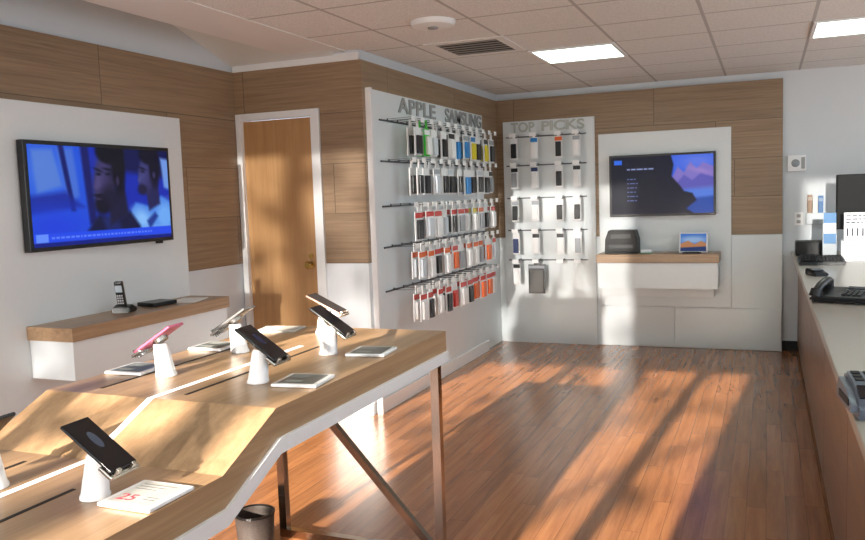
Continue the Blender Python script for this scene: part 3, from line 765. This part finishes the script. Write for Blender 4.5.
def price_tablet(x, y, z, yaw, label, big=False):
    e = thing("price_display", label, "price display", (x, y, z+.0012), (0, 0, yaw), group="flat price displays on the table")
    finish("base", G().box(-.073, .073, -.075, .075, 0, .010, .004), M_WHITEG, e)
    finish("screen", G().box(-.058, .058, -.062, .062, .010, .0106), mat("eink", (200, 200, 194), .35) if big else mat("eink_dim", (92, 98, 96), .3), e)
    pm = mat("print_mid", (130, 130, 132), .5) if big else mat("print_lt", (150, 154, 152), .5)
    for i in range(3): finish("printed_line", G().box(-.048, .045-.018*i, .046-i*.014, .050-i*.014, .0106, .0110), pm, e)
    if big:
        text_mesh("price_text", "25", .048, .0006, mat("print_red", (206, 84, 100), .5), e, Matrix(((1, 0, 0, -.048), (0, 1, 0, -.048), (0, 0, 1, .0113), (0, 0, 0, 1))))
        for i in range(2): finish("printed_line", G().box(.020, .050, -.022-i*.013, -.018-i*.013, .0106, .0110), pm, e)
    else:
        finish("printed_line", G().box(-.046, .010, -.040, -.020, .0106, .0110), pm, e)
price_tablet(-1.288, 1.385, .845, .0, "white flat price display with red number", True)
price_tablet(-1.300, 2.085, .950, .12, "white framed flat price display with grey screen")
price_tablet(-1.302, 2.55, .950, .12, "white framed flat price display near table corner")
price_tablet(-1.955, 2.10, .950, .05, "white framed flat price display by table edge")
price_tablet(-1.955, 2.52, .950, .05, "white framed flat price display behind silver phone")
e = thing("magazine", "open printed booklet lying on table end", "booklet", (-1.93, 2.93, .951), (0, 0, .2))
finish("page", G().box(-.09, .0, -.07, .07, 0, .006, .001), mat("paper", (236, 236, 232), .7), e)
finish("page", G().box(.0, .09, -.07, .07, 0, .006, .001), mat("paper2", (190, 186, 180), .7), e)
e = thing("waste_basket", "low dark woven mesh basket under the table", "basket", (-2.05, 2.84, 0))
finish("bin", G().lathe([(.07, 0), (.075, .004), (.085, .16), (.079, .16), (.068, .01)], 28), mat("mesh_brown", (58, 50, 46), .6, noise=.8, nscale=160, bump=.6), e, smooth=True)
finish("rim", G().lathe([(.079, .158), (.088, .158), (.088, .166), (.079, .166)], 28, caps=False), M_BLACK, e)

# ------------------------------------------------------------------ tree outside
e = thing("tree", "leafy street tree outside the storefront", "tree", (-1.8, -9.0, -.06))
g = G(); g.tube([(-.6, 0, 0), (-.5, 0, 1.5), (-.6, .1, 3.0), (-.4, 0, 4.5), (-.5, 0, 6)], .10, 10)
for i in range(9):
    a = i*2.4; z = 2.2+i*.42; g.tube([(-.5, 0, z), (-.5+.8*math.cos(a), .8*math.sin(a), z+.4), (-.5+1.7*math.cos(a), 1.7*math.sin(a), z+.5)], .025, 6)
finish("trunk", g, mat("bark", (84, 68, 54), .9), e)
g = G(); rr = random.Random(3)
for i in range(520):
    a = rr.uniform(0, 6.28); r = 2.5*math.sqrt(rr.random()); z = rr.uniform(1.5, 3.3) if i < 300 else rr.uniform(3.3, 6.2)
    c = Vector((-.3+r*math.cos(a), r*math.sin(a), z)); s = rr.uniform(.07, .15)
    if i >= 460: c = Vector((rr.uniform(-1.3, -.35), rr.uniform(-.5, .5), rr.uniform(3.85, 4.4))); s = rr.uniform(.05, .11)  # extra leaves, added out of view to break up the sun on the table
    u = Vector((rr.gauss(0, 1), rr.gauss(0, 1), rr.gauss(0, 1))).normalized(); w = u.orthogonal().normalized()
    g.face([c-u*s, c+w*s*.5, c+u*s, c-w*s*.5])
f = finish("foliage", g, mat("leaf", (70, 100, 50), .7), e, flat_ok=True); f["kind"] = "stuff"

# ------------------------------------------------------------------ light
w = bpy.data.worlds.new("sky"); scene.world = w; w.use_nodes = True
bg = w.node_tree.nodes["Background"]; bg.inputs[0].default_value = (0.75, 0.87, 1.0, 1); bg.inputs[1].default_value = 2.5
def sunlamp(name, energy, ang, col, dv):
    s_ = bpy.data.lights.new(name, 'SUN'); s_.energy = energy; s_.angle = math.radians(ang); s_.color = col
    o = bpy.data.objects.new(name, s_); COL.objects.link(o); o.rotation_euler = Vector(dv).normalized().to_track_quat('-Z', 'Y').to_euler()
sunlamp("sun", 19.0, 0.5, (1.0, 0.88, 0.74), (0.079, 1.0, -0.306))
sunlamp("car_glint_sun", 3.0, 0.8, (1.0, 0.95, 0.88), (-0.05, 1.0, -0.10))  # added second sun, stands in for glare off car windshields

# ------------------------------------------------------------------ camera
yw, pt, rl = math.radians(22.495), math.radians(5.199), math.radians(1.962)
R0 = Vector((math.cos(yw), math.sin(yw), 0)); F = Vector((-math.sin(yw)*math.cos(pt), math.cos(yw)*math.cos(pt), -math.sin(pt)))
U0 = R0.cross(F)
Rv = math.cos(rl)*R0-math.sin(rl)*U0; Uv = math.sin(rl)*R0+math.cos(rl)*U0
cam = bpy.data.cameras.new("camera"); co = bpy.data.objects.new("camera", cam); COL.objects.link(co)
cam.sensor_width = 36.0; cam.lens = 36.0*810.622/865.0; cam.clip_start = 0.05
Mc = Matrix((Rv, Uv, -F)).transposed().to_4x4(); Mc.translation = Vector((0, 0, 1.5))
co.matrix_world = Mc
scene.camera = co
scene.view_settings.view_transform = 'Standard'
scene.view_settings.exposure = 0.0
